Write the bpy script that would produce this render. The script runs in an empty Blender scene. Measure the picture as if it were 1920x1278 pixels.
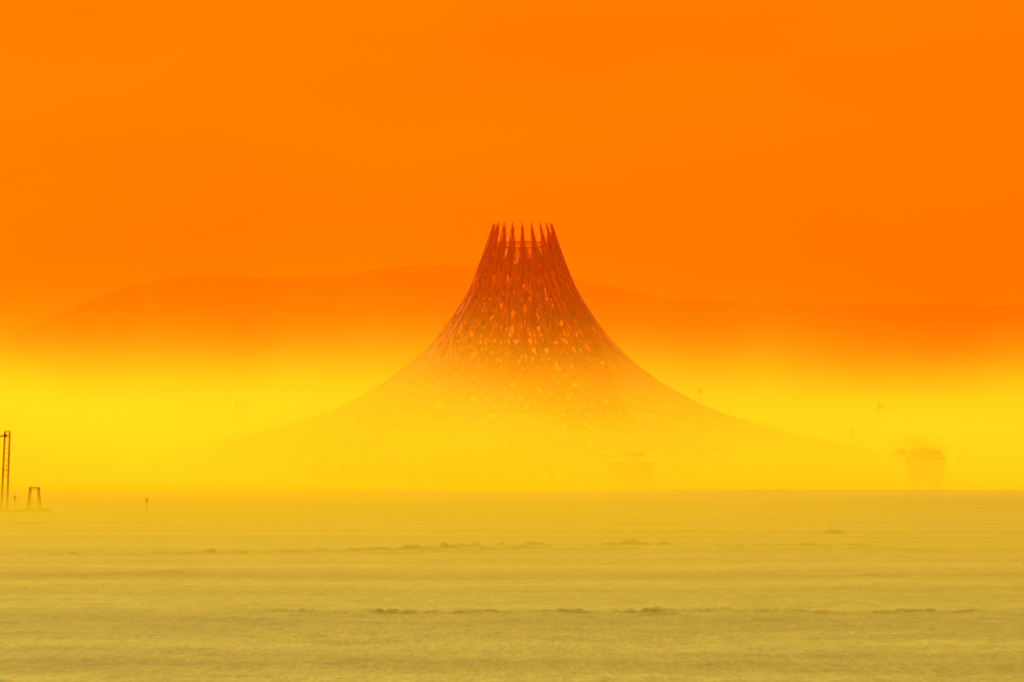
import bpy, math, random
import numpy as np

# ------------------------------------------------------------------ camera, sky, sun, exposure
scene = bpy.context.scene
F = 6000.0                      # focal length in pixels of a 1920 wide frame
HOR = 910.0                     # image row of the eye level
EYE = 1.8
PITCH = math.atan((HOR - 639.0) / F)
cam_d = bpy.data.cameras.new("camera")
cam_d.sensor_width = 36.0
cam_d.lens = F / 1920.0 * 36.0
cam_d.clip_start = 0.5
cam_d.clip_end = 30000.0
cam = bpy.data.objects.new("camera", cam_d)
scene.collection.objects.link(cam)
cam.location = (0, 0, EYE)
cam.rotation_euler = (math.pi / 2 + PITCH, 0, 0)
scene.camera = cam

SUN_EL = math.radians(38.0)
SUN_AZ = math.radians(-16.0)    # from straight ahead, negative = left

world = bpy.data.worlds.new("World")
scene.world = world
world.use_nodes = True
wn, wl = world.node_tree.nodes, world.node_tree.links
wn.clear()
w_out = wn.new("ShaderNodeOutputWorld")
w_bg = wn.new("ShaderNodeBackground")
w_bg.inputs["Strength"].default_value = 0.1
wl.new(w_bg.outputs[0], w_out.inputs["Surface"])
sky = wn.new("ShaderNodeTexSky")
sky.sky_type = 'NISHITA'
sky.sun_disc = False
sky.sun_elevation = SUN_EL
sky.sun_rotation = SUN_AZ
sky.dust_density = 8.0
sky.air_density = 1.0
bw = wn.new("ShaderNodeRGBToBW")
wl.new(sky.outputs[0], bw.inputs[0])
rng = wn.new("ShaderNodeMapRange")          # daylight brightness evened out by the dust
rng.inputs["From Min"].default_value = 0.0
rng.inputs["From Max"].default_value = 20.0
rng.inputs["To Min"].default_value = 4.4
rng.inputs["To Max"].default_value = 5.6
wl.new(bw.outputs[0], rng.inputs["Value"])
tc = wn.new("ShaderNodeTexCoord")
sep = wn.new("ShaderNodeSeparateXYZ")
wl.new(tc.outputs["Generated"], sep.inputs[0])
ramp = wn.new("ShaderNodeValToRGB")         # dust-filled sky: orange low down, paler overhead
ramp.color_ramp.elements[0].position = 0.18
ramp.color_ramp.elements[0].color = (1.0, 0.22, 0.0, 1)
ramp.color_ramp.elements[1].position = 0.55
ramp.color_ramp.elements[1].color = (0.72, 0.5, 0.14, 1)
wl.new(sep.outputs["Z"], ramp.inputs[0])
mp = wn.new("ShaderNodeMapping")
mp.inputs["Scale"].default_value = (5, 5, 16)
wl.new(tc.outputs["Generated"], mp.inputs[0])
wnz = wn.new("ShaderNodeTexNoise")
wnz.inputs["Scale"].default_value = 1.6
wnz.inputs["Detail"].default_value = 4.0
wl.new(mp.outputs[0], wnz.inputs["Vector"])
wnr = wn.new("ShaderNodeMapRange")
wnr.inputs["From Min"].default_value = 0.3
wnr.inputs["From Max"].default_value = 0.7
wnr.inputs["To Min"].default_value = 0.55
wnr.inputs["To Max"].default_value = 1.45
wl.new(wnz.outputs["Fac"], wnr.inputs["Value"])
mul = wn.new("ShaderNodeMath"); mul.operation = 'MULTIPLY'
wl.new(rng.outputs[0], mul.inputs[0]); wl.new(wnr.outputs[0], mul.inputs[1])
vm = wn.new("ShaderNodeVectorMath"); vm.operation = 'SCALE'
wl.new(ramp.outputs[0], vm.inputs[0]); wl.new(mul.outputs[0], vm.inputs["Scale"])
wl.new(vm.outputs[0], w_bg.inputs["Color"])

sun_d = bpy.data.lights.new("sun", 'SUN')
sun_d.energy = 5.0
sun_d.angle = math.radians(0.5)
sun_d.color = (1.0, 0.83, 0.36)
sun = bpy.data.objects.new("sun", sun_d)
scene.collection.objects.link(sun)
sun.rotation_euler = (math.pi / 2 - SUN_EL, 0, math.pi - SUN_AZ)

scene.view_settings.view_transform = 'Standard'
scene.view_settings.look = 'None'
scene.view_settings.exposure = 0.75
scene.view_settings.gamma = 1.0
scene.view_settings.use_curve_mapping = False
scene.cycles.volume_bounces = 3
scene.cycles.volume_step_rate = 0.5
scene.cycles.volume_max_steps = 128

random.seed(7)
RNG = np.random.default_rng(11)

# ------------------------------------------------------------------ helpers
def at(px, row, d):
    """world point at distance d (along y) seen at photo pixel (px,row)"""
    a = (px - 960.0) / F; b = (639.0 - row) / F
    c, s = math.cos(PITCH), math.sin(PITCH)
    y = c - b * s; z = s + b * c
    return (a / y * d, d, EYE + z / y * d)

def tag(o, label=None, cat=None, group=None, kind=None):
    if label: o["label"] = label
    if cat: o["category"] = cat
    if group: o["group"] = group
    if kind: o["kind"] = kind
    return o

def empty(name, loc, rz=0.0):
    o = bpy.data.objects.new(name, None)
    o.empty_display_size = 0.5
    scene.collection.objects.link(o)
    o.location = loc; o.rotation_euler = (0, 0, rz)
    return o

class MB:
    def __init__(self): self.v = []; self.f = []
    def add(self, vs, fs):
        n = len(self.v); self.v += [tuple(p) for p in vs]
        self.f += [tuple(i + n for i in f) for f in fs]
    def box(self, x0, x1, y0, y1, z0, z1, b=0.0):
        if b <= 0:
            vs = [(x, y, z) for z in (z0, z1) for (x, y) in ((x0, y0), (x1, y0), (x1, y1), (x0, y1))]
            self.add(vs, [(3, 2, 1, 0), (4, 5, 6, 7), (0, 1, 5, 4), (1, 2, 6, 5), (2, 3, 7, 6), (3, 0, 4, 7)])
        else:
            rings = []
            for z, k in ((z0, b), (z0 + b, 0), (z1 - b, 0), (z1, b)):
                X0, X1, Y0, Y1 = x0 + k, x1 - k, y0 + k, y1 - k
                rings.append([(X0 + b, Y0, z), (X1 - b, Y0, z), (X1, Y0 + b, z), (X1, Y1 - b, z), (X1 - b, Y1, z), (X0 + b, Y1, z), (X0, Y1 - b, z), (X0, Y0 + b, z)])
            self.loft(rings)
    def loft(self, rings, cap=True):
        n = len(rings[0]); vs = [p for r in rings for p in r]; fs = []
        for i in range(len(rings) - 1):
            for j in range(n):
                k = (j + 1) % n
                fs.append((i * n + j, i * n + k, (i + 1) * n + k, (i + 1) * n + j))
        if cap:
            fs.append(tuple(reversed(range(n)))); fs.append(tuple((len(rings) - 1) * n + j for j in range(n)))
        self.add(vs, fs)
    def bar(self, p0, p1, w, t=None, up=(0, 0, 1), w1=None):
        """rectangular bar from p0 to p1, width w across, thickness t along up"""
        t = w if t is None else t; w1 = w if w1 is None else w1
        p0 = np.array(p0, float); p1 = np.array(p1, float); d = p1 - p0
        L = np.linalg.norm(d)
        if L < 1e-6: return
        d /= L; up = np.array(up, float)
        s = np.cross(d, up); q = np.linalg.norm(s)
        if q < 1e-3:
            s = np.cross(d, np.array((0, 1.0, 0))); q = np.linalg.norm(s)
        s /= q; u = np.cross(s, d)
        r = []
        for p, ww in ((p0, w), (p1, w1)):
            r.append([p - s * ww / 2 - u * t / 2, p + s * ww / 2 - u * t / 2, p + s * ww / 2 + u * t / 2, p - s * ww / 2 + u * t / 2])
        self.loft(r)
    def tube(self, pts, rad, n=8):
        pts = [np.array(p, float) for p in pts]
        rad = [rad] * len(pts) if np.isscalar(rad) else rad
        rings = []
        for i, p in enumerate(pts):
            d = pts[min(i + 1, len(pts) - 1)] - pts[max(i - 1, 0)]
            d /= max(np.linalg.norm(d), 1e-9)
            a = np.cross(d, (0, 1.0, 0.0)) if abs(d[1]) < 0.9 else np.cross(d, (1.0, 0, 0))
            a /= np.linalg.norm(a); b = np.cross(d, a)
            rings.append([p + rad[i] * (math.cos(2 * math.pi * k / n) * a + math.sin(2 * math.pi * k / n) * b) for k in range(n)])
        self.loft(rings)
    def lathe(self, prof, n=20, c=(0, 0, 0), sx=1, sy=1):
        self.loft([[(c[0] + r * sx * math.cos(2 * math.pi * k / n), c[1] + r * sy * math.sin(2 * math.pi * k / n), c[2] + z) for k in range(n)] for r, z in prof])
    def mesh(self, name, mat, smooth=False):
        m = bpy.data.meshes.new(name)
        m.from_pydata(self.v, [], self.f); m.update()
        m.materials.append(mat)
        if smooth:
            m.polygons.foreach_set("use_smooth", [True] * len(m.polygons))
        return m
    def build(self, name, mat, parent=None, smooth=False):
        o = bpy.data.objects.new(name, self.mesh(name, mat, smooth))
        scene.collection.objects.link(o)
        if parent: o.parent = parent
        return o

def link(o, parent=None):
    scene.collection.objects.link(o)
    if parent: o.parent = parent
    return o

def material(name, col, rough=0.8, var=0.25, scale=1.5, metallic=0.0, col2=None, stretch=(1, 1, 1), spec=0.08):
    m = bpy.data.materials.new(name); m.use_nodes = True
    n, l = m.node_tree.nodes, m.node_tree.links
    b = n["Principled BSDF"]
    b.inputs["Roughness"].default_value = rough
    b.inputs["Metallic"].default_value = metallic
    b.inputs["Specular IOR Level"].default_value = spec
    t = n.new("ShaderNodeTexCoord"); mpn = n.new("ShaderNodeMapping")
    mpn.inputs["Scale"].default_value = stretch
    l.new(t.outputs["Object"], mpn.inputs[0])
    z = n.new("ShaderNodeTexNoise"); z.inputs["Scale"].default_value = scale; z.inputs["Detail"].default_value = 5
    l.new(mpn.outputs[0], z.inputs["Vector"])
    r = n.new("ShaderNodeValToRGB")
    c2 = col2 or tuple(c * (1 + var) for c in col)
    r.color_ramp.elements[0].position = 0.3; r.color_ramp.elements[0].color = (*[c * (1 - var) for c in col], 1)
    r.color_ramp.elements[1].position = 0.7; r.color_ramp.elements[1].color = (*c2, 1)
    l.new(z.outputs["Fac"], r.inputs[0]); l.new(r.outputs[0], b.inputs["Base Color"])
    return m

WOOD = material("temple_timber", (0.53, 0.088, 0.001), 0.9, 0.35, 0.6, stretch=(1, 1, 0.3))
DARKWOOD = material("weathered_wood", (0.42, 0.34, 0.03), 0.8, 0.3, 3.0)
STEEL = material("dull_steel", (0.60, 0.50, 0.04), 0.6, 0.2, 4.0, 0.0)
PAINT = material("dark_paint", (0.09, 0.035, 0.006), 0.6, 0.25, 2.0)
CLOTH = material("canvas", (0.16, 0.09, 0.04), 0.9, 0.2, 2.0)
PALE = material("pale_trim_glint_veil", (0.75, 0.66, 0.38), 0.6, 0.1, 3.0)  # pale trim; also stands in for a ground glint and a dust veil
RUBBER = material("rubber", (0.03, 0.025, 0.02), 0.8, 0.2, 5.0)

# ------------------------------------------------------------------ value noise for the terrain
def vnoise(x, y, seed):
    xi = np.floor(x).astype(np.int64); yi = np.floor(y).astype(np.int64)
    fx = x - xi; fy = y - yi
    fx = fx * fx * (3 - 2 * fx); fy = fy * fy * (3 - 2 * fy)
    def h(a, b):
        n = (a * 374761393 + b * 668265263 + seed * 974634787) & 0xFFFFFFFF
        n = ((n ^ (n >> 13)) * 1274126177) & 0xFFFFFFFF
        n = n ^ (n >> 16)
        return (n & 0xFFFF) / 65535.0
    a = h(xi, yi) * (1 - fx) + h(xi + 1, yi) * fx
    b = h(xi, yi + 1) * (1 - fx) + h(xi + 1, yi + 1) * fx
    return a * (1 - fy) + b * fy
def fbm(x, y, seed, o=4, g=0.5):
    s = 0; a = 1; t = 0
    for i in range(o):
        s = s + a * vnoise(x * 2 ** i + 17.3 * i, y * 2 ** i - 9.1 * i, seed + i); t += a; a *= g
    return s / t

# ------------------------------------------------------------------ ground
GP = [(-400, 0), (0, 0), (120, 0.0), (160, 0.06), (200, 0.235), (260, 0.74), (300, 1.14), (330, 1.36), (350, 1.40),
      (372, 1.22), (400, 1.0), (440, 0.85), (600, 0.4), (1000, 0), (9000, 0)]
def smooth_profile(y):
    gx = np.array([p[0] for p in GP], float); gz = np.array([p[1] for p in GP], float)
    return (np.interp(y - 8, gx, gz) + np.interp(y, gx, gz) * 2 + np.interp(y + 8, gx, gz)) / 4

def ground_z(x, y):
    z = smooth_profile(y)
    near = np.clip((y - 2) / 10, 0, 1) * np.clip((430 - y) / 60, 0, 1)
    rel = (fbm(x / 9.0, y / 14.0, 3) - 0.5) * 0.10 + (fbm(x / 1.7, y / 2.6, 9) - 0.5) * 0.05
    rel = rel + (fbm(x / 0.28, y / 0.7, 61, 3) - 0.5) * 0.045
    rel = rel * (0.7 + 0.6 * fbm(x / 30, y / 30, 5))
    # windrows of loose playa: each is a chain of short lumpy heaps
    def heaps(yc, drift, width, height, spans, seed, lump, side=0.0):
        yy = yc + drift(x) + width * 2.2 * (fbm(x / (width * 9), 0 * x, seed, 3) - 0.5) * 2
        dy = (y - yy) / width
        prof = np.where(dy < 0, np.exp(-(dy * 1.25) ** 2), np.exp(-(dy * 0.6) ** 2))
        env = 0 * x
        for p0, p1, amp in spans:
            x0, x1 = (p0 - 960) / F * yc, (p1 - 960) / F * yc
            ed = max(0.15, (x1 - x0) * 0.25)
            env = np.maximum(env, amp * np.clip((x - x0) / ed, 0, 1) * np.clip((x1 - x) / ed, 0, 1))
        lumps = np.clip(fbm(x / lump, y / (lump * 2), seed + 40, 5, 0.65) * 1.9 - 0.3, 0.35, 1.15)
        env = np.where(env > 0, np.maximum(env, 0) ** 0.7, 0) * (0.55 + 0.9 * fbm(x / (lump * 6), 0 * x, seed + 90, 2))
        return 1.1 * height * prof * env * lumps
    flat = lambda q: 0 * q
    rel = rel + heaps(45.8, flat, 0.15, 0.060, [(440, 1000, .5), (960, 1500, .7), (1300, 1860, .5), (480, 620, .7), (690, 790, 1), (830, 945, .8), (1000, 1300, 1.25), (1345, 1390, .8), (1405, 1470, .9), (1510, 1565, .8), (1630, 1745, 1.1), (1780, 1840, .6)], 21, 0.12)
    rel = rel + heaps(44.6, flat, 0.13, 0.040, [(540, 640, .8), (1150, 1290, .9), (1680, 1760, 1), (1840, 1920, .5)], 22, 0.11)
    curve = lambda q: np.interp(q, [-16, -8, -2, 0, 20], [-13, -9, -4, 0, 0])
    rel = rel + heaps(95.5, curve, 0.24, 0.13, [(60, 1000, .6), (700, 1700, .7), (-200, 280, .6), (230, 520, .7), (440, 760, .6), (700, 960, .9), (880, 1100, 1.2), (1060, 1320, 1.1), (1250, 1420, .9), (1400, 1560, .7), (1540, 1640, .5)], 23, 0.28)
    rel = rel + heaps(91.5, curve, 0.28, 0.08, [(600, 1000, .8), (900, 1250, 1), (1350, 1800, .6)], 24, 0.25)
    rel = rel + heaps(119.5, flat, 0.34, 0.12, [(900, 1500, .6), (1200, 2100, .7), (940, 1020, .7), (1100, 1220, .9), (1210, 1350, .8), (1340, 1480, 1.2), (1480, 1620, 1.3), (1600, 1760, .9), (1740, 1960, .8)], 25, 0.4)
    rel = rel + heaps(66.5, lambda q: np.interp(q, [-11, -4, 12], [-1.2, 0, 0]), 0.22, 0.032, [(-300, 250, 1.4), (150, 420, 1.2), (380, 700, 1), (600, 2200, 1.1)], 26, 1.5)
    rel = rel + heaps(64.5, flat, 0.2, 0.03, [(-300, 200, 1.2), (100, 330, 1), (1500, 1760, .7)], 28, 0.4)
    rel = rel + heaps(150.0, flat, 0.5, 0.07, [(-200, 500, .5), (900, 1500, .5), (1300, 2200, .7)], 27, 1.0)
    z = z + np.exp(-((y - 335) / 45.0) ** 2) * ((fbm(x / 14, y / 40, 71, 4) - 0.5) * 0.34)
    return z + rel * near

def make_ground():
    ys = [-400, -200, -80, -30, -10, 0]
    y = 4.0
    while y < 24: ys.append(y); y *= 1.03
    while y < 175:
        ys.append(y)
        y += 0.045 if 43.9 < y < 47 else 0.08 if 63.5 < y < 67.6 else 0.11 if (81 < y < 97.5 or 118 < y < 121.5) else y * 0.0042
    while y < 380: ys.append(y); y *= 1.006
    while y < 7200: ys.append(y); y *= 1.12
    ys.append(7200)
    ys = np.array(ys)
    core = np.linspace(-0.24, 0.24, 561)
    ext = np.array([0.02, 0.06, 0.15, 0.35, 0.65, 1.0])
    X = []
    for yv in ys:
        b = max(yv, 0) + 25.0
        mid = core * b
        r = mid[-1] + (7200 - mid[-1]) * ext
        X.append(np.concatenate((-r[::-1], mid, r)))
    X = np.array(X); Y = np.repeat(ys[:, None], X.shape[1], 1)
    Z = ground_z(X, Y)
    n, m = X.shape
    co = np.stack((X, Y, Z), -1).reshape(-1, 3)
    i = np.arange(n * m).reshape(n, m)
    q = np.stack((i[:-1, :-1], i[:-1, 1:], i[1:, 1:], i[1:, :-1]), -1).reshape(-1, 4)
    me = bpy.data.meshes.new("ground")
    me.vertices.add(len(co)); me.vertices.foreach_set("co", co.astype(np.float32).ravel())
    me.loops.add(q.size); me.loops.foreach_set("vertex_index", q.astype(np.int32).ravel())
    me.polygons.add(len(q))
    me.polygons.foreach_set("loop_start", np.arange(0, q.size, 4, dtype=np.int32))
    me.polygons.foreach_set("loop_total", np.full(len(q), 4, dtype=np.int32))
    me.polygons.foreach_set("use_smooth", np.ones(len(q), dtype=bool))
    me.update(); me.validate()
    return me

def ground_material():
    m = bpy.data.materials.new("cracked_playa_dust"); m.use_nodes = True
    n, l = m.node_tree.nodes, m.node_tree.links
    b = n["Principled BSDF"]; b.inputs["Roughness"].default_value = 0.95
    b.inputs["Specular IOR Level"].default_value = 0.1
    t = n.new("ShaderNodeTexCoord")
    def noise(scale, stretch, detail=6, rough=0.55):
        mpn = n.new("ShaderNodeMapping"); mpn.inputs["Scale"].default_value = stretch
        l.new(t.outputs["Object"], mpn.inputs[0])
        z = n.new("ShaderNodeTexNoise"); z.inputs["Scale"].default_value = scale
        z.inputs["Detail"].default_value = detail; z.inputs["Roughness"].default_value = rough
        l.new(mpn.outputs[0], z.inputs["Vector"]); return z
    a = noise(0.05, (0.14, 2.6, 1), 5); c = noise(0.8, (0.5, 0.9, 1), 6); d = noise(9.0, (1, 1, 1), 4)
    def mr(src, lo, hi, f0=0.3, f1=0.7):
        r = n.new("ShaderNodeMapRange"); r.inputs["From Min"].default_value = f0; r.inputs["From Max"].default_value = f1
        r.inputs["To Min"].default_value = lo; r.inputs["To Max"].default_value = hi
        l.new(src.outputs["Fac"], r.inputs["Value"]); return r
    def mulf(p, q):
        k = n.new("ShaderNodeMath"); k.operation = 'MULTIPLY'; l.new(p.outputs[0], k.inputs[0]); l.new(q.outputs[0], k.inputs[1]); return k
    g1 = noise(24.0, (1, 0.07, 1), 5, 0.65); g2 = noise(3.2, (1, 0.14, 1), 6, 0.6)
    f = mulf(mulf(mr(g1, 0.82, 1.18), mr(g2, 0.93, 1.07)), mulf(mulf(mr(a, 0.72, 1.17), mr(c, 0.88, 1.12)), mr(d, 0.88, 1.12)))
    v = n.new("ShaderNodeVectorMath"); v.operation = 'SCALE'
    v.inputs[0].default_value = (0.24, 0.278, 0.068)
    l.new(f.outputs[0], v.inputs["Scale"]); l.new(v.outputs[0], b.inputs["Base Color"])
    e = noise(5.0, (0.8, 1, 1), 8, 0.65)
    bp = n.new("ShaderNodeBump"); bp.inputs["Strength"].default_value = 1.0; bp.inputs["Distance"].default_value = 0.05
    l.new(e.outputs["Fac"], bp.inputs["Height"]); l.new(bp.outputs[0], b.inputs["Normal"])
    return m

gm = make_ground(); gm.materials.append(ground_material())
ground = link(bpy.data.objects.new("ground", gm)); tag(ground, kind="structure")

# ------------------------------------------------------------------ mountains beyond the playa
def mountain(name, pts, d, depth, seed, mat):
    xs = np.linspace(-400, 2320, 300)
    px = np.array([p[0] for p in pts], float); pr = np.array([p[1] for p in pts], float)
    row = np.interp(xs, px, pr)
    k = np.ones(7) / 7; row = np.convolve(np.pad(row, 3, mode='edge'), k, 'valid')
    row = row + (fbm(xs / 60, xs * 0, seed, 4) - 0.5) * 7
    prof = [(-1.0, 0.0), (-0.75, 0.16), (-0.5, 0.40), (-0.28, 0.66), (-0.12, 0.88), (0, 1.0), (0.15, 0.93), (0.5, 0.5), (1.0, 0.0)]
    V = []; 
    for x, r in zip(xs, row):
        top = at(x, r, d)
        for j, (t, hh) in enumerate(prof):
            g = (vnoise(np.array([x / 45.0]), np.array([t * 3.0]), seed + 5)[0] - 0.5) * (1 - abs(2 * hh - 1)) * 0.25
            y = d + t * depth * (0.8 + 0.4 * vnoise(np.array([x / 130.0]), np.array([0.5]), seed + 9)[0])
            V.append((top[0] * (1 if t >= 0 else y / d), y, max(-2.0, (hh + g) * top[2]) if hh > 0 else -2.0))
    n = len(prof); fs = []
    for i in range(len(xs) - 1):
        for j in range(n - 1):
            fs.append((i * n + j, (i + 1) * n + j, (i + 1) * n + j + 1, i * n + j + 1))
    b = MB(); b.add(V, fs)
    o = b.build(name, mat, smooth=True); tag(o, kind="structure"); return o
ROCK = material("desert_rock", (0.05, 0.008, 0.0), 1.0, 0.3, 0.01, spec=0.0)
mountain("mountain", [(-400, 700), (-100, 690), (40, 625), (120, 580), (240, 537), (310, 523), (370, 515), (430, 515), (520, 520), (590, 521), (640, 517), (700, 505),
                      (740, 499), (800, 496), (850, 497), (900, 502), (980, 511), (1080, 525), (1150, 537), (1200, 548), (1240, 557), (1300, 562), (1400, 566),
                      (1500, 569), (1600, 572), (1700, 571), (1800, 572), (1920, 571), (2320, 566)], 5000, 600, 31, ROCK)

# ------------------------------------------------------------------ the timber temple
TD = 420.0
TX, _, _ = at(980, 900, TD)
SC = TD / F
PROF = [(418, 55), (424, 57.5), (440, 62.5), (462, 69.5), (495, 81), (510, 87), (544, 101), (561, 111), (600, 136), (640, 167), (663, 190), (691, 222), (724, 270),
        (759, 333), (783, 394), (803, 462), (818, 527), (833, 600), (845, 658), (858, 705), (880, 738), (934, 752)]
rows = np.array([p[0] for p in PROF], float); hws = np.array([p[1] for p in PROF], float)
rr = np.linspace(418, 934, 517); hh = np.interp(rr, rows, hws)
k = np.ones(15) / 15
hs = np.convolve(np.pad(hh, 7, mode='edge'), k, 'valid'); hs[:8] = hh[:8]; hs[-8:] = hh[-8:]
Rm = hs * SC; Zm = EYE + (HOR - rr) * SC
seg = np.hypot(np.diff(Rm), np.diff(Zm)); S = np.concatenate(([0], np.cumsum(seg))); STOT = S[-1]
def s_of_row(r): return float(np.interp(r, rr, S))
NARM = 20
STEP = 2 * math.pi / NARM
def prof_at(s):
    r = float(np.interp(s, S, Rm)); z = float(np.interp(s, S, Zm)); row = float(np.interp(s, S, rr))
    return r, z, row
def wfrac(row):      # share of its 18 degree sector that one arm fills at this height
    return float(np.interp(row, [419, 440, 462, 480, 491, 499], [0.02, 0.20, 0.36, 0.48, 0.74, 1.0]))
TWIST = math.radians(34)
PHASE = math.radians(0.2) - TWIST * s_of_row(465) / STOT
def tpoint(u, s, off=0.0):
    s = min(max(s, 0.0), STOT)
    r, z, row = prof_at(s)
    r2, z2, _ = prof_at(min(s + 0.5, STOT)); r1, z1, _ = prof_at(max(s - 0.5, 0))
    tr, tz = r2 - r1, z2 - z1; q = math.hypot(tr, tz) or 1
    nr, nz = -tz / q, tr / q                     # outward normal in the (r,z) plane
    th = (u - 0.5) * STEP * wfrac(row) + TWIST * (s / STOT)
    R = r + nr * off; Zz = z + nz * off
    return np.array((R * math.sin(th), -R * math.cos(th), Zz)), np.array((nr * math.sin(th), -nr * math.cos(th), nz))

def arm_mesh(seed):
    rnd = random.Random(seed)
    b = MB()
    holes = []; hu_ = rnd.random()
    s = s_of_row(500)
    while s < STOT - 3:
        r, z, row = prof_at(s); width = 2 * math.pi * r / NARM
        frac = float(np.interp(row, [500, 520, 560, 580, 605, 625, 690, 702, 722, 738, 790, 830, 900], [.30, .42, .36, .36, .44, .50, .46, .14, .12, .44, .46, .36, .12]))
        a = float(np.interp(row, [500, 560, 620, 700, 800], [0.24, 0.30, 0.44, 0.62, 0.80])) * rnd.uniform(0.6, 1.5)
        e = float(np.interp(row, [500, 560, 620, 700, 800], [3.2, 2.6, 1.5, 1.3, 1.2])) * rnd.uniform(0.7, 1.4)
        s += 2.4 * a * a * e / (frac * width)
        hu_ = (hu_ + 0.618 + rnd.uniform(-0.12, 0.12)) % 1.0
        holes.append((hu_, s, a, a * e, rnd.uniform(-0.6, 0.6), width, rnd.choice((0, 1, 2))))
    def in_hole(u, s):
        for hu, hs_, a, c, sk, width, kind in holes:
            dy = (s - hs_) / c
            if -1 < dy < 1:
                dx = (u - hu) * width / a + sk * dy
                if kind == 0 and abs(dx) + abs(dy) < 1.0: return True
                if kind == 1 and abs(dx) < 0.75 * (0.5 - 0.5 * dy): return True
                if kind == 2 and abs(dx) < 0.75 * (0.5 + 0.5 * dy): return True
        return False
    def lath(u0, s0, u1, s1, w, t, off0, off1):
        L = abs(s1 - s0); n = max(4, int(L / 0.22)); run = None
        for i in range(n + 1):
            k = i / n
            ok = not in_hole(u0 + (u1 - u0) * k, s0 + (s1 - s0) * k)
            if ok and run is None: run = k
            if (not ok or i == n) and run is not None:
                e = k if ok else (i - 1) / n
                if e - run > 0.5 / n:
                    stick(u0 + (u1 - u0) * run, s0 + (s1 - s0) * run, u0 + (u1 - u0) * e, s0 + (s1 - s0) * e, w, t,
                          off0 + (off1 - off0) * run, off0 + (off1 - off0) * e, max(1, int((e - run) * L / 1.6)))
                run = None
    def stick(u0, s0, u1, s1, w, t, off0, off1, n):
        pts = []
        for i in range(n + 1):
            k = i / n
            pts.append(tpoint(u0 + (u1 - u0) * k, s0 + (s1 - s0) * k, off0 + (off1 - off0) * k))
        for i in range(n):
            b.bar(pts[i][0], pts[i + 1][0], w, t, pts[i][1])
    # continuous edge chords and two inner chords running the whole height
    for u, off, w in ((0.02, 0.05, 0.20), (0.98, 0.05, 0.20), (0.5, -1.0, 0.16)):
        s0 = 0.0 if u in (0.02, 0.98, 0.5) else s_of_row(470)
        n = 46
        for i in range(n):
            a = s0 + (STOT - s0) * (i / n) ** 1.15; c = s0 + (STOT - s0) * ((i + 1) / n) ** 1.15
            o0 = off * min(1, a / 6); o1 = off * min(1, c / 6)
            p, q = tpoint(u, a, o0), tpoint(u, c, o1)
            ww = w * min(1.0, 0.35 + a / 4)
            b.bar(p[0], q[0], ww, 0.12, p[1])
    # woven laths
    s_top = s_of_row(426)
    s = s_top
    while s < STOT - 0.5:
        r, z, row = prof_at(s)
        width = 2 * math.pi * r / NARM * wfrac(row)
        lam = 1.25 * float(np.interp(row, [420, 455, 480, 505, 540, 575, 610, 650, 690, 705, 725, 745, 790, 850, 934],
                                   [0.9, 1.0, 1.4, 1.5, 1.4, 1.35, 1.2, 1.15, 1.3, 1.7, 1.8, 1.15, 1.1, 1.2, 0.8]))
        w = float(np.interp(row, [420, 500, 600, 750, 934], [0.10, 0.17, 0.24, 0.34, 0.42]))
        L = float(np.interp(row, [420, 500, 600, 750, 934], [2.6, 3.2, 4.6, 7.0, 8.0])) * rnd.uniform(0.6, 1.4)
        ang = rnd.gauss(0, float(np.interp(row, [420, 500, 600, 750, 934], [2, 6, 15, 27, 32])))
        ds = lam * width * (1.0 / 1.0)
        # advance so that lath area per skin area equals lam
        s += w * L / (lam * max(width, 0.15))
        u0 = rnd.random()
        lat = L * math.sin(math.radians(ang)) / max(width, 0.3)
        dsv = L * math.cos(math.radians(ang))
        u1 = min(1.02, max(-0.02, u0 + lat))
        o = -abs(rnd.gauss(0, 0.25))
        ww = w * rnd.uniform(0.7, 1.35)
        thin = rnd.random() < 0.09
        (stick if thin else lath)(u0 - (u1 - u0) / 2 if 0 <= u0 - (u1 - u0) / 2 <= 1 else u0, max(s_top * 0.6, s - dsv / 2), u1, min(STOT, s + dsv / 2), ww * (0.5 if thin else 1), 0.06, o, o + rnd.gauss(0, 0.1), *((4,) if thin else ()))
    # horizontal ledgers of the truss
    for row in list(range(500, 900, 17)):
        sr = s_of_row(row + rnd.uniform(-4, 4))
        u0, u1 = sorted((rnd.random(), rnd.random()))
        if u1 - u0 < 0.3: u0, u1 = 0.0, rnd.uniform(0.5, 1.0)
        stick(u0, sr, u1, sr + rnd.uniform(-0.6, 0.6), 0.15, 0.08, -0.25, -0.25, 2)
    return b.mesh("truss_arm", WOOD)

temple = empty("timber_temple", (TX, TD, 0.9))
tag(temple, "huge volcano-shaped timber lattice temple with a crown of spikes, rising from the dust", "temple")
arm_meshes = [arm_mesh(100 + i) for i in range(7)]
order = [0, 3, 5, 1, 6, 2, 4, 0, 5, 3, 2, 6, 1, 4, 0, 2, 5, 3, 6, 1]
for i in range(NARM):
    o = link(bpy.data.objects.new("truss_arm", arm_meshes[order[i]]), temple)
    o.location = (0, 0, -0.9 + random.uniform(-0.12, 0.05))
    o.rotation_euler = (0, 0, STEP * i + PHASE)
def ring(row, off, w, t, n=40, jig=0.0):
    b = MB(); pts = []
    r, z, _ = prof_at(s_of_row(row))
    for i in range(n):
        a = 2 * math.pi * i / n
        pts.append(np.array(((r + off) * math.sin(a), -(r + off) * math.cos(a), z - 0.9 + jig * math.sin(3 * a + 1))))
    for i in range(n):
        b.bar(pts[i], pts[(i + 1) % n], w, t, (0, 0, 1))
    return b
ring(459, -0.15, 0.2, 0.25, jig=0.04).build("top_ring", WOOD, temple)
ring(464, -0.30, 0.15, 0.15, jig=0.05).build("top_ring", WOOD, temple)
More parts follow.
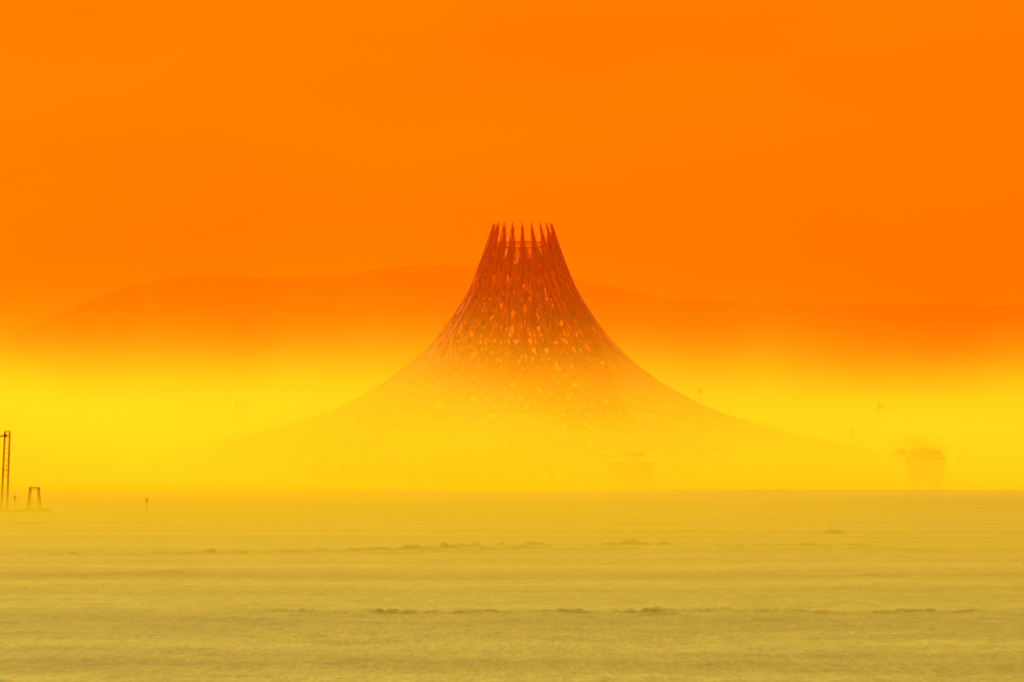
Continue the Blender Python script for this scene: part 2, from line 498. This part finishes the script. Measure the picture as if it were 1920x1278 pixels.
# diagonal braces between the spikes just under the ring
for i in range(NARM):
    c = STEP * i + PHASE
    def rp(a, row, off):
        s = s_of_row(row); r, z, _ = prof_at(s)
        return ((r + off) * math.sin(a), -(r + off) * math.cos(a), z - 0.9)
    e = TWIST * s_of_row(475) / STOT
    def brace(p, q):
        b = MB(); b.bar(p, q, 0.11, 0.11); b.build("spike_brace", WOOD, temple)
    if i % 3 != 1: brace(rp(c - STEP * 0.30 + e, 467, -0.2), rp(c - STEP * 0.52 + e, 492, -0.1))
    if i % 4 != 2: brace(rp(c + STEP * 0.30 + e, 467, -0.2), rp(c + STEP * 0.52 + e, 492, -0.1))
for row, w in ((505, 0.22), (560, 0.25), (640, 0.3), (705, 0.34), (780, 0.36)):
    ring(row, -0.6, w, 0.25, 60).build("ring_beam", WOOD, temple)
# beam ends that stick out of the slope
b = MB()
pz = (912 - 612) * SC + EYE - 0.9 - 0.1
b.bar((-(149.5) * SC, 0, pz + 0.15), (-(138) * SC, 0.5, pz - 0.75), 0.22, 0.18)
b.build("outrigger_beam", DARKWOOD, temple)

# ------------------------------------------------------------------ the small installation at the left, 200 m away
D1 = 200.0
S1 = D1 / F
def gz(px, d): 
    x = (px - 960) / F * d
    return float(ground_z(np.array([x]), np.array([d]))[0])
# low boat-shaped platform
pl = empty("low_platform", ((20 - 960) * S1, D1, gz(20, D1)))
tag(pl, "low flat platform with pointed pale-edged end under the ladder mast", "platform")
def plat(z0, z1, grow):
    out = []
    for z in (z0, z1):
        r = []
        for px, dy in ((-70, 1.6), (-70, -1.6), (20, -1.7), (55, -1.2), (76 + grow, 0), (55, 1.2), (20, 1.7)):
            r.append((px * S1 * (1 + 0 * z), dy, z + (0.07 if px > 60 else 0)))
        out.append(r)
    return out
b = MB(); b.loft(plat(-0.15, 0.07, 0)); b.build("deck", DARKWOOD, pl)
b = MB()
edge = [(20, -1.7), (55, -1.2), (76, 0), (55, 1.2)]
for (a, ya), (c, yc) in zip(edge[:-1], edge[1:]):
    b.bar((a * S1, ya - 0.03, 0.10 + (0.06 if a > 60 else 0)), (c * S1, yc - 0.03, 0.10 + (0.06 if c > 60 else 0)), 0.07, 0.05)
b.build("edge_trim", PALE, pl)
DECK = gz(20, D1) + 0.07
# ladder mast
ma = empty("ladder_mast", ((9.5 - 960) * S1, D1 + 0.3, DECK))
tag(ma, "tall slender ladder-like truss mast with a side arm near its top", "mast")
Hm = (957 - 810) * S1
def mx(side, z):     # the mast leans a little to the right and tapers
    c = -1.8 + 5.0 * z / Hm
    hw = np.interp(z, [0, Hm], [5.6, 4.6])
    return (c + side * hw) * S1
for side in (-1, 1):
    for dy in (-0.17, 0.17):
        b = MB(); b.bar((mx(side, 0), dy, 0), (mx(side, Hm), dy, Hm), 0.055, 0.055, (0, 1, 0)); b.build("upright", STEEL, ma)
        b2 = None
    b = MB()
    n = 16
    for i in range(n):
        z0, z1 = Hm * i / n, Hm * (i + 1) / n
        y0 = -0.17 if i % 2 else 0.17
        b.bar((mx(side, z0), y0, z0), (mx(side, z1), -y0, z1), 0.025)
    for i in range(0, n, 2):
        b.bar((mx(side * 0.72, Hm * i / n), 0.1, Hm * i / n), (mx(side, Hm * (i + 1) / n), -0.1, Hm * (i + 1) / n), 0.035)
    b.bar((mx(side * 0.70, 0), 0, 0), (mx(side * 0.70, Hm), 0, Hm), 0.03)
    b.build("lattice", STEEL, ma)
for r in (947, 924, 915, 893, 883, 874, 864, 851, 842, 834, 822, 810):
    z = min(Hm - 0.02, (957 - r) * S1)
    b = MB(); w = 0.06 if r in (883, 810) else 0.03
    b.bar((mx(-1, z), -0.19, z), (mx(1, z), -0.19, z), w, w, (0, 1, 0))
    b.build("rung", STEEL, ma)
za = (957 - 819) * S1
b = MB(); b.bar((-16 * S1, -0.26, za - 0.02), (6.5 * S1, -0.26, za + 0.02), 0.07, 0.07, (0, 1, 0)); arm = b.build("side_arm", PAINT, ma)
b = MB(); b.lathe([(0.02, -0.09), (0.09, -0.06), (0.11, 0.02), (0.08, 0.09), (0.02, 0.11)], 12, (0.7 * S1, -0.33, za + 0.02)); b.build("lamp", PAINT, arm, True)
b = MB(); b.bar((mx(1, 0.9), -0.1, 0.32), ((23 - 9.5) * S1, -0.4, 0.02), 0.03); b.build("stay", STEEL, ma)

# tall tapered frame
st = empty("tapered_frame", ((65 - 960) * S1, D1 + 0.1, DECK))
tag(st, "tapered four-legged frame with a thick flat top, like a tall stool", "frame")
Hs = (955.5 - 913) * S1
for side in (-1, 1):
    for dy in (-1, 1):
        b = MB(); b.bar((side * 11.2 * S1, dy * 0.42, 0), (side * 7.6 * S1, dy * 0.27, Hs - 0.08), 0.075, 0.07, (0, 1, 0), 0.07)
        b.build("leg", DARKWOOD, st)
b = MB(); b.box(-9.3 * S1, 9.3 * S1, -0.36, 0.36, Hs - 0.085, Hs + 0.0, 0.012); b.build("top", DARKWOOD, st)
for dy in (-0.28, 0.28):
    b = MB(); b.bar((-7.4 * S1, dy, Hs - 0.20), (7.4 * S1, dy, Hs - 0.20), 0.035, 0.05, (0, 1, 0)); b.build("upper_rail", DARKWOOD, st)
zz = (955.5 - 942) * S1
for dy in (-0.36, 0.36):
    b = MB(); b.bar((-9.9 * S1, dy, zz), (9.9 * S1, dy, zz), 0.045, 0.04, (0, 1, 0)); b.build("lower_rail", DARKWOOD, st)

# mushroom lamps
def path_lamp(px, d, top_row, base_row, label):
    s = d / F
    root = empty("path_lamp", ((px - 960) * s, d, gz(px, d) - 0.02))
    tag(root, label, "lamp", "mushroom lamps on short posts")
    H = (base_row - top_row) * s
    b = MB(); b.lathe([(0.035, 0), (0.032, H * 0.72)], 10); b.build("post", PAINT, root)
    b = MB(); b.lathe([(0.03, H * 0.66), (0.075, H * 0.70), (0.075, H * 0.73), (0.05, H * 0.76), (0.06, H * 0.86)], 14); b.build("collar", PAINT, root, True)
    b = MB(); b.lathe([(0.02, H * 0.84), (0.13, H * 0.855), (0.135, H * 0.88), (0.11, H * 0.93), (0.06, H * 0.985), (0.01, H)], 16); b.build("shade", PAINT, root, True)
    return root
path_lamp(276, 200, 934.5, 959, "mushroom-topped lamp post standing alone on open playa away from the mast")
path_lamp(28.8, 212, 934, 957, "small mushroom-topped lamp post between ladder mast and tapered frame")
# pale flat strip, added to put a glint on the ground
bd = MB(); bd.box(-0.17, 0.17, -0.25, 0.25, -0.02, 0.05, 0.008)
o = bd.build("glint_strip", PALE); o.location = ((226 - 960) * S1, D1 + 2, gz(226, D1 + 2) + 0.0)
o.rotation_euler = (0, 0, 0.2)
tag(o, "small pale strip standing for a glint on the ground left of the lone lamp", "glint_strip")

# ------------------------------------------------------------------ things lost in the dust
def wheel(b, x, y, z, r, w):
    b.loft([[(x + r * q * math.cos(2 * math.pi * k / 18), yy, z + r * q * math.sin(2 * math.pi * k / 18)) for k in range(18)]
            for yy, q in ((y - w / 2, 0.85), (y - w / 2 + 0.04, 1), (y + w / 2 - 0.04, 1), (y + w / 2, 0.85))])
D2 = 361.5; S2 = D2 / F
ac = empty("art_vehicle", ((1722 - 960) * S2, D2, gz(1722, D2)))
tag(ac, "double-decked art vehicle with flat canopy, blurred by dust right of the temple", "vehicle")
BZ = ac.location.z
def zr(row, s): return EYE + (HOR - row) * s - BZ
b = MB()
b.loft([[(-18 * S2, -1.2, 0.6), (40 * S2, -1.2, 0.6), (40 * S2, 1.2, 0.6), (-18 * S2, 1.2, 0.6)],
        [(-26 * S2, -1.25, zr(866, S2)), (48 * S2, -1.25, zr(866, S2)), (48 * S2, 1.25, zr(866, S2)), (-26 * S2, 1.25, zr(866, S2))]])
b.build("body", PALE, ac)  # dust veil over the lower half is put into this pale colour
b = MB()
b.loft([[(-22 * S2, -1.4, zr(863, S2)), (50 * S2, -1.4, zr(863, S2)), (50 * S2, 1.4, zr(863, S2)), (-22 * S2, 1.4, zr(863, S2))],
        [(-20 * S2, -1.4, zr(855, S2)), (45 * S2, -1.4, zr(855, S2)), (45 * S2, 1.4, zr(855, S2)), (-20 * S2, 1.4, zr(855, S2))]])
b.build("upper_deck", PAINT, ac)
b = MB(); b.loft([[(x * S2, y, zr(r, S2)) for x, y in ((l, -1.2), (rt, -1.2), (rt, 1.2), (l, 1.2))] for l, rt, r in ((-17, 42, 854.8), (-15, 41, 848), (-12, 38, 843), (-6, 22, 840.5), (0, 12, 839.5))]); b.build("cabin", PAINT, ac)
b = MB(); b.box(-57 * S2, -22 * S2, -0.9, 0.9, zr(854, S2), zr(852, S2)); b.build("awning", CLOTH, ac)
b = MB(); b.loft([[(x * S2, y, zr(r, S2)) for x, y in ((l, -0.7), (rt, -0.7), (rt, 0.7), (l, 0.7))] for l, rt, r in ((-44, -23, 851.8), (-43, -24, 845), (-40, -28, 841))]); b.build("luggage_stack", CLOTH, ac)
for x in (-52, -24): 
    b = MB(); b.bar((x * S2, -0.8, 0), (x * S2, -0.8, zr(854, S2)), 0.08); b.build("awning_post", STEEL, ac)
for x in (-20, 20, 44):
    b = MB(); b.bar((x * S2, -1.1, zr(866, S2)), (x * S2, -1.1, zr(863, S2)), 0.1); b.build("deck_post", STEEL, ac)
for x in (-12, 34):
    for y in (-1.1, 1.1):
        b = MB(); wheel(b, x * S2, y, 0.45, 0.45, 0.28); b.build("wheel", RUBBER, ac)
b = MB(); b.bar((45 * S2, 0, zr(856, S2)), (48 * S2, 0, zr(840, S2)), 0.05); b.box(46 * S2, 52 * S2, -0.2, 0.2, zr(840, S2), zr(838, S2)); b.build("rear_light_bar", PAINT, ac)

D3 = 361.0; S3 = D3 / F
tr = empty("flatbed_truck", ((1176 - 960) * S3, D3, gz(1176, D3)))
tag(tr, "dim boxy truck with raised roof slab in front of the temple foot", "truck")
BZ = tr.location.z
b = MB(); b.box(-30 * S3, 45 * S3, -1.1, 1.1, 0.7, zr(866, S3), 0.06); b.build("body", PAINT, tr)
b = MB(); b.box(-3 * S3, 32 * S3, -1.15, 1.15, zr(854, S3), zr(847, S3), 0.05); b.build("roof_slab", PAINT, tr)
for x in (-1, 14, 30):
    b = MB(); b.bar((x * S3, -1, zr(866, S3)), (x * S3, -1, zr(854, S3)), 0.08); b.build("roof_post", PAINT, tr)
for x in (-46, -35):
    b = MB(); b.bar((x * S3, -0.6, 0.2), (x * S3, -0.6, zr(850, S3)), 0.14); b.build("frame_post", PAINT, tr)
for r in (854, 868):
    b = MB(); b.bar((-46 * S3, -0.6, zr(r, S3)), (-30 * S3, -0.6, zr(r, S3)), 0.12); b.build("frame_rail", PAINT, tr)
for x in (-20, 32):
    for y in (-1.0, 1.0):
        b = MB(); wheel(b, x * S3, y, 0.42, 0.42, 0.26); b.build("wheel", RUBBER, tr)

D4 = 480.0; S4 = D4 / F
bp_ = empty("balloon_pole", ((1312.5 - 960) * S4, D4, gz(1312, D4)))
tag(bp_, "thin tall pole carrying a round balloon behind the right slope of the temple", "pole")
BZ = bp_.location.z
b = MB(); b.tube([(0, 0, 0), (0, 0, zr(739, S4))], 0.07); b.build("post", PAINT, bp_)
b = MB(); zc = zr(733, S4); R = 5.4 * S4
b.lathe([(max(0.01, R * math.sin(math.pi * k / 12)), -R * 1.08 * math.cos(math.pi * k / 12)) for k in range(13)], 18, (0.05, 0, zc)); b.build("balloon", PAINT, bp_, True)

def slope_pole(px, top, d, label, r=0.06, flag=None):
    global BZ
    s = d / F
    root = empty("pole", ((px - 960) * s, d, gz(px, d)))
    BZ = root.location.z
    tag(root, label, "pole", "thin poles in the dust")
    b = MB(); b.tube([(0, 0, -0.1), (0, 0, zr(top, s))], r, 6); b.build("shaft", PAINT, root)
    b = MB(); b.lathe([(r, 0), (r * 1.7, 0.05), (r * 1.7, 0.14), (r * 0.6, 0.2)], 8, (0, 0, zr(top, s))); b.build("cap", PAINT, root)
    if flag:
        b = MB(); z = zr(top, s)
        n = 8; rings = []
        for i in range(n + 1):
            x = flag * i / n; yy = 0.12 * math.sin(i * 1.1); dz = -0.05 * i
            rings.append([(x, yy - 0.01, z + dz - 0.75 + 0.04 * i), (x, yy + 0.01, z + dz - 0.75 + 0.04 * i), (x, yy + 0.01, z + dz), (x, yy - 0.01, z + dz)])
        b.loft(rings); b.build("flag", CLOTH, root)
    return root
slope_pole(1450, 785, 458, "thin plain pole rising behind the temple's lower right slope, taller of the near pair", 0.14)
slope_pole(1428.5, 791, 459, "short stubby pole just above the right slope, beside a taller one", 0.2)
slope_pole(1399, 786, 459, "pole whose tip barely clears the slope, nearest the balloon pole", 0.14)
slope_pole(1597, 805, 432, "pole near the very end of the temple's right slope", 0.12)
slope_pole(1571, 812, 438, "faint pole topped by a dark knob, short of the slope's right end", 0.05)
slope_pole(1533, 866, 366, "lone short pole standing in front of the temple's right foot", 0.08)
slope_pole(1646, 756, 470, "tall pole with a small ragged flag, between temple and art vehicle", 0.05, 0.9)
# tent and scaffold almost swallowed by dust
D5 = 425.0; S5 = D5 / F
tn = empty("pointed_tent", ((1806 - 960) * S5, D5, gz(1806, D5)))
tag(tn, "faint pointed tent at the right, beyond the art vehicle", "tent")
BZ = tn.location.z
b = MB(); b.lathe([(1.5, 0), (1.4, 1.9), (1.0, zr(862, S5)), (0.35, zr(850, S5)), (0.05, zr(845, S5))], 10); b.build("canvas", CLOTH, tn)
b = MB(); b.tube([(0, 0, 0), (0, 0, zr(842, S5))], 0.05, 6); b.build("centre_pole", PAINT, tn)
D6 = 480.0; S6 = D6 / F
sf = empty("scaffold_tower", ((454 - 960) * S6, D6, gz(454, D6)))
tag(sf, "faint scaffold tower with small panels, left of the temple in the dust", "scaffold")
BZ = sf.location.z
for x in (-10, 10):
    for y in (-0.6, 0.6):
        b = MB(); b.bar((x * S6, y, 0), (x * S6, y, zr(752, S6)), 0.08); b.build("upright", PAINT, sf)
for r in (761, 790, 820, 850):
    b = MB(); b.box(-11 * S6, 11 * S6, -0.65, 0.65, zr(r, S6) - 0.05, zr(r, S6) + 0.05); b.build("deck", PAINT, sf)
b = MB(); b.box(-11 * S6, -8 * S6, -0.72, -0.66, zr(768, S6), zr(751, S6)); b.build("panel", PAINT, sf)
b = MB(); b.box(2 * S6, 11 * S6, -0.72, -0.66, zr(758, S6), zr(751, S6)); b.build("panel", PAINT, sf)

# ------------------------------------------------------------------ haze (even) and blowing dust (hugging the ground)
def volume_mat(name, color, density, aniso):
    m = bpy.data.materials.new(name); m.use_nodes = True
    n, l = m.node_tree.nodes, m.node_tree.links
    n.clear()
    o = n.new("ShaderNodeOutputMaterial"); p = n.new("ShaderNodeVolumePrincipled")
    p.inputs["Color"].default_value = (*color, 1)
    p.inputs["Density"].default_value = density
    p.inputs["Anisotropy"].default_value = aniso
    l.new(p.outputs[0], o.inputs["Volume"])
    return m, p
hz, _ = volume_mat("haze_air", (1.0, 0.16, 0.0), 0.00037, 0.4)
b = MB(); b.box(-7300, 7300, -500, 7300, -4.0, 640); o = b.build("haze", hz); tag(o, kind="stuff")

dm, dp = volume_mat("blowing_dust", (0.95, 0.84, 0.022), 0.0, 0.3)
n, l = dm.node_tree.nodes, dm.node_tree.links
t = n.new("ShaderNodeTexCoord"); sx = n.new("ShaderNodeSeparateXYZ"); l.new(t.outputs["Object"], sx.inputs[0])
def math_(op, a, b_=None, c=None):
    k = n.new("ShaderNodeMath"); k.operation = op
    for i, v in enumerate((a, b_, c)):
        if v is None: continue
        if isinstance(v, (int, float)): k.inputs[i].default_value = v
        else: l.new(v, k.inputs[i])
    return k.outputs[0]
def mrange(v, f0, f1, t0, t1, smooth=True):
    k = n.new("ShaderNodeMapRange")
    if smooth: k.interpolation_type = 'SMOOTHSTEP'
    l.new(v, k.inputs["Value"])
    for q, w in zip(("From Min", "From Max", "To Min", "To Max"), (f0, f1, t0, t1)): k.inputs[q].default_value = w
    return k.outputs[0]
mpn = n.new("ShaderNodeMapping"); mpn.inputs["Scale"].default_value = (0.7, 0.5, 2.2)
l.new(t.outputs["Object"], mpn.inputs[0])
nz = n.new("ShaderNodeTexNoise"); nz.inputs["Scale"].default_value = 0.032; nz.inputs["Detail"].default_value = 4
l.new(mpn.outputs[0], nz.inputs["Vector"])
nv = mrange(nz.outputs["Fac"], 0.3, 0.7, 0.4, 1.7, False)
mp2 = n.new("ShaderNodeMapping"); mp2.inputs["Scale"].default_value = (1, 0.6, 0)
l.new(t.outputs["Object"], mp2.inputs[0])
nz2 = n.new("ShaderNodeTexNoise"); nz2.inputs["Scale"].default_value = 0.03; nz2.inputs["Detail"].default_value = 3
l.new(mp2.outputs[0], nz2.inputs["Vector"])
nh = mrange(nz2.outputs["Fac"], 0.3, 0.7, 0.74, 1.24, False)
S0 = 0.044; HS = 11.1
zq = math_('DIVIDE', math_('MAXIMUM', sx.outputs["Z"], 0.0), math_('MULTIPLY', nh, HS))
prof_ = math_('EXPONENT', math_('MULTIPLY', math_('MULTIPLY', zq, zq), -1.0))
zl = math_('DIVIDE', math_('MAXIMUM', sx.outputs["Z"], 0.0), 5.0)
prof_ = math_('ADD', prof_, math_('MULTIPLY', math_('EXPONENT', math_('MULTIPLY', math_('MULTIPLY', zl, zl), -1.0)), 0.8))
bank = mrange(sx.outputs["Y"], 298, 352, 0.0, 1.0)
bank = math_('MULTIPLY', bank, mrange(sx.outputs["Y"], 520, 900, 1.0, 0.35))
bank = math_('MULTIPLY', bank, mrange(sx.outputs["X"], -30, 45, 1.08, 0.78))
bank = math_('MULTIPLY', math_('MULTIPLY', bank, prof_), math_('MULTIPLY', nv, S0))
nz_ = math_('DIVIDE', math_('MAXIMUM', math_('SUBTRACT', sx.outputs["Z"], mrange(sx.outputs["Y"], 120, 345, 0.0, 1.40)), 0.0), 1.0)
nearz = math_('EXPONENT', math_('MULTIPLY', math_('MULTIPLY', nz_, nz_), -1.0))
near = math_('MULTIPLY', math_('MULTIPLY', mrange(sx.outputs["Y"], 12, 60, 0.001, 0.0125), nearz), nv)
near = math_('MULTIPLY', near, mrange(sx.outputs["Y"], 300, 350, 1.0, 0.15))
near = math_('MULTIPLY', near, mrange(sx.outputs["X"], -32, 32, 1.55, 0.7))
l.new(math_('ADD', bank, near), dp.inputs["Density"])
mixc = n.new("ShaderNodeMix"); mixc.data_type = 'RGBA'
mixc.inputs[6].default_value = (0.57, 0.55, 0.004, 1); mixc.inputs[7].default_value = (1.0, 0.80, 0.038, 1)   # low ground drift is browner than the bank
l.new(mrange(sx.outputs["Y"], 200, 335, 0, 1), mixc.inputs[0])
l.new(mixc.outputs[2], dp.inputs["Color"])
b = MB(); b.box(-700, 700, -60, 1100, -3.0, 46.0); o = b.build("blowing_dust", dm); tag(o, kind="stuff")

# dark exhaust and dust hanging round the art vehicle
sm, sp = volume_mat("dark_smoke", (0.5, 0.2, 0.0), 0.0, 0.2)
n, l = sm.node_tree.nodes, sm.node_tree.links
t = n.new("ShaderNodeTexCoord")
ln = n.new("ShaderNodeVectorMath"); ln.operation = 'LENGTH'; l.new(t.outputs["Object"], ln.inputs[0])
nz = n.new("ShaderNodeTexNoise"); nz.inputs["Scale"].default_value = 1.8; nz.inputs["Detail"].default_value = 3
l.new(t.outputs["Object"], nz.inputs["Vector"])
l.new(math_('MULTIPLY', mrange(ln.outputs["Value"], 0.1, 0.98, 0.36, 0.0), mrange(nz.outputs["Fac"], 0.35, 0.65, 0.3, 1.3, False)), sp.inputs["Density"])
b = MB(); b.lathe([(max(0.02, math.sin(math.pi * k / 12)), -math.cos(math.pi * k / 12)) for k in range(13)], 24)
o = b.build("smoke", sm, smooth=True); p = at(1716, 842, D2 - 3.0)
o.location = p; o.scale = (4.6, 2.2, 2.6); tag(o, kind="stuff")
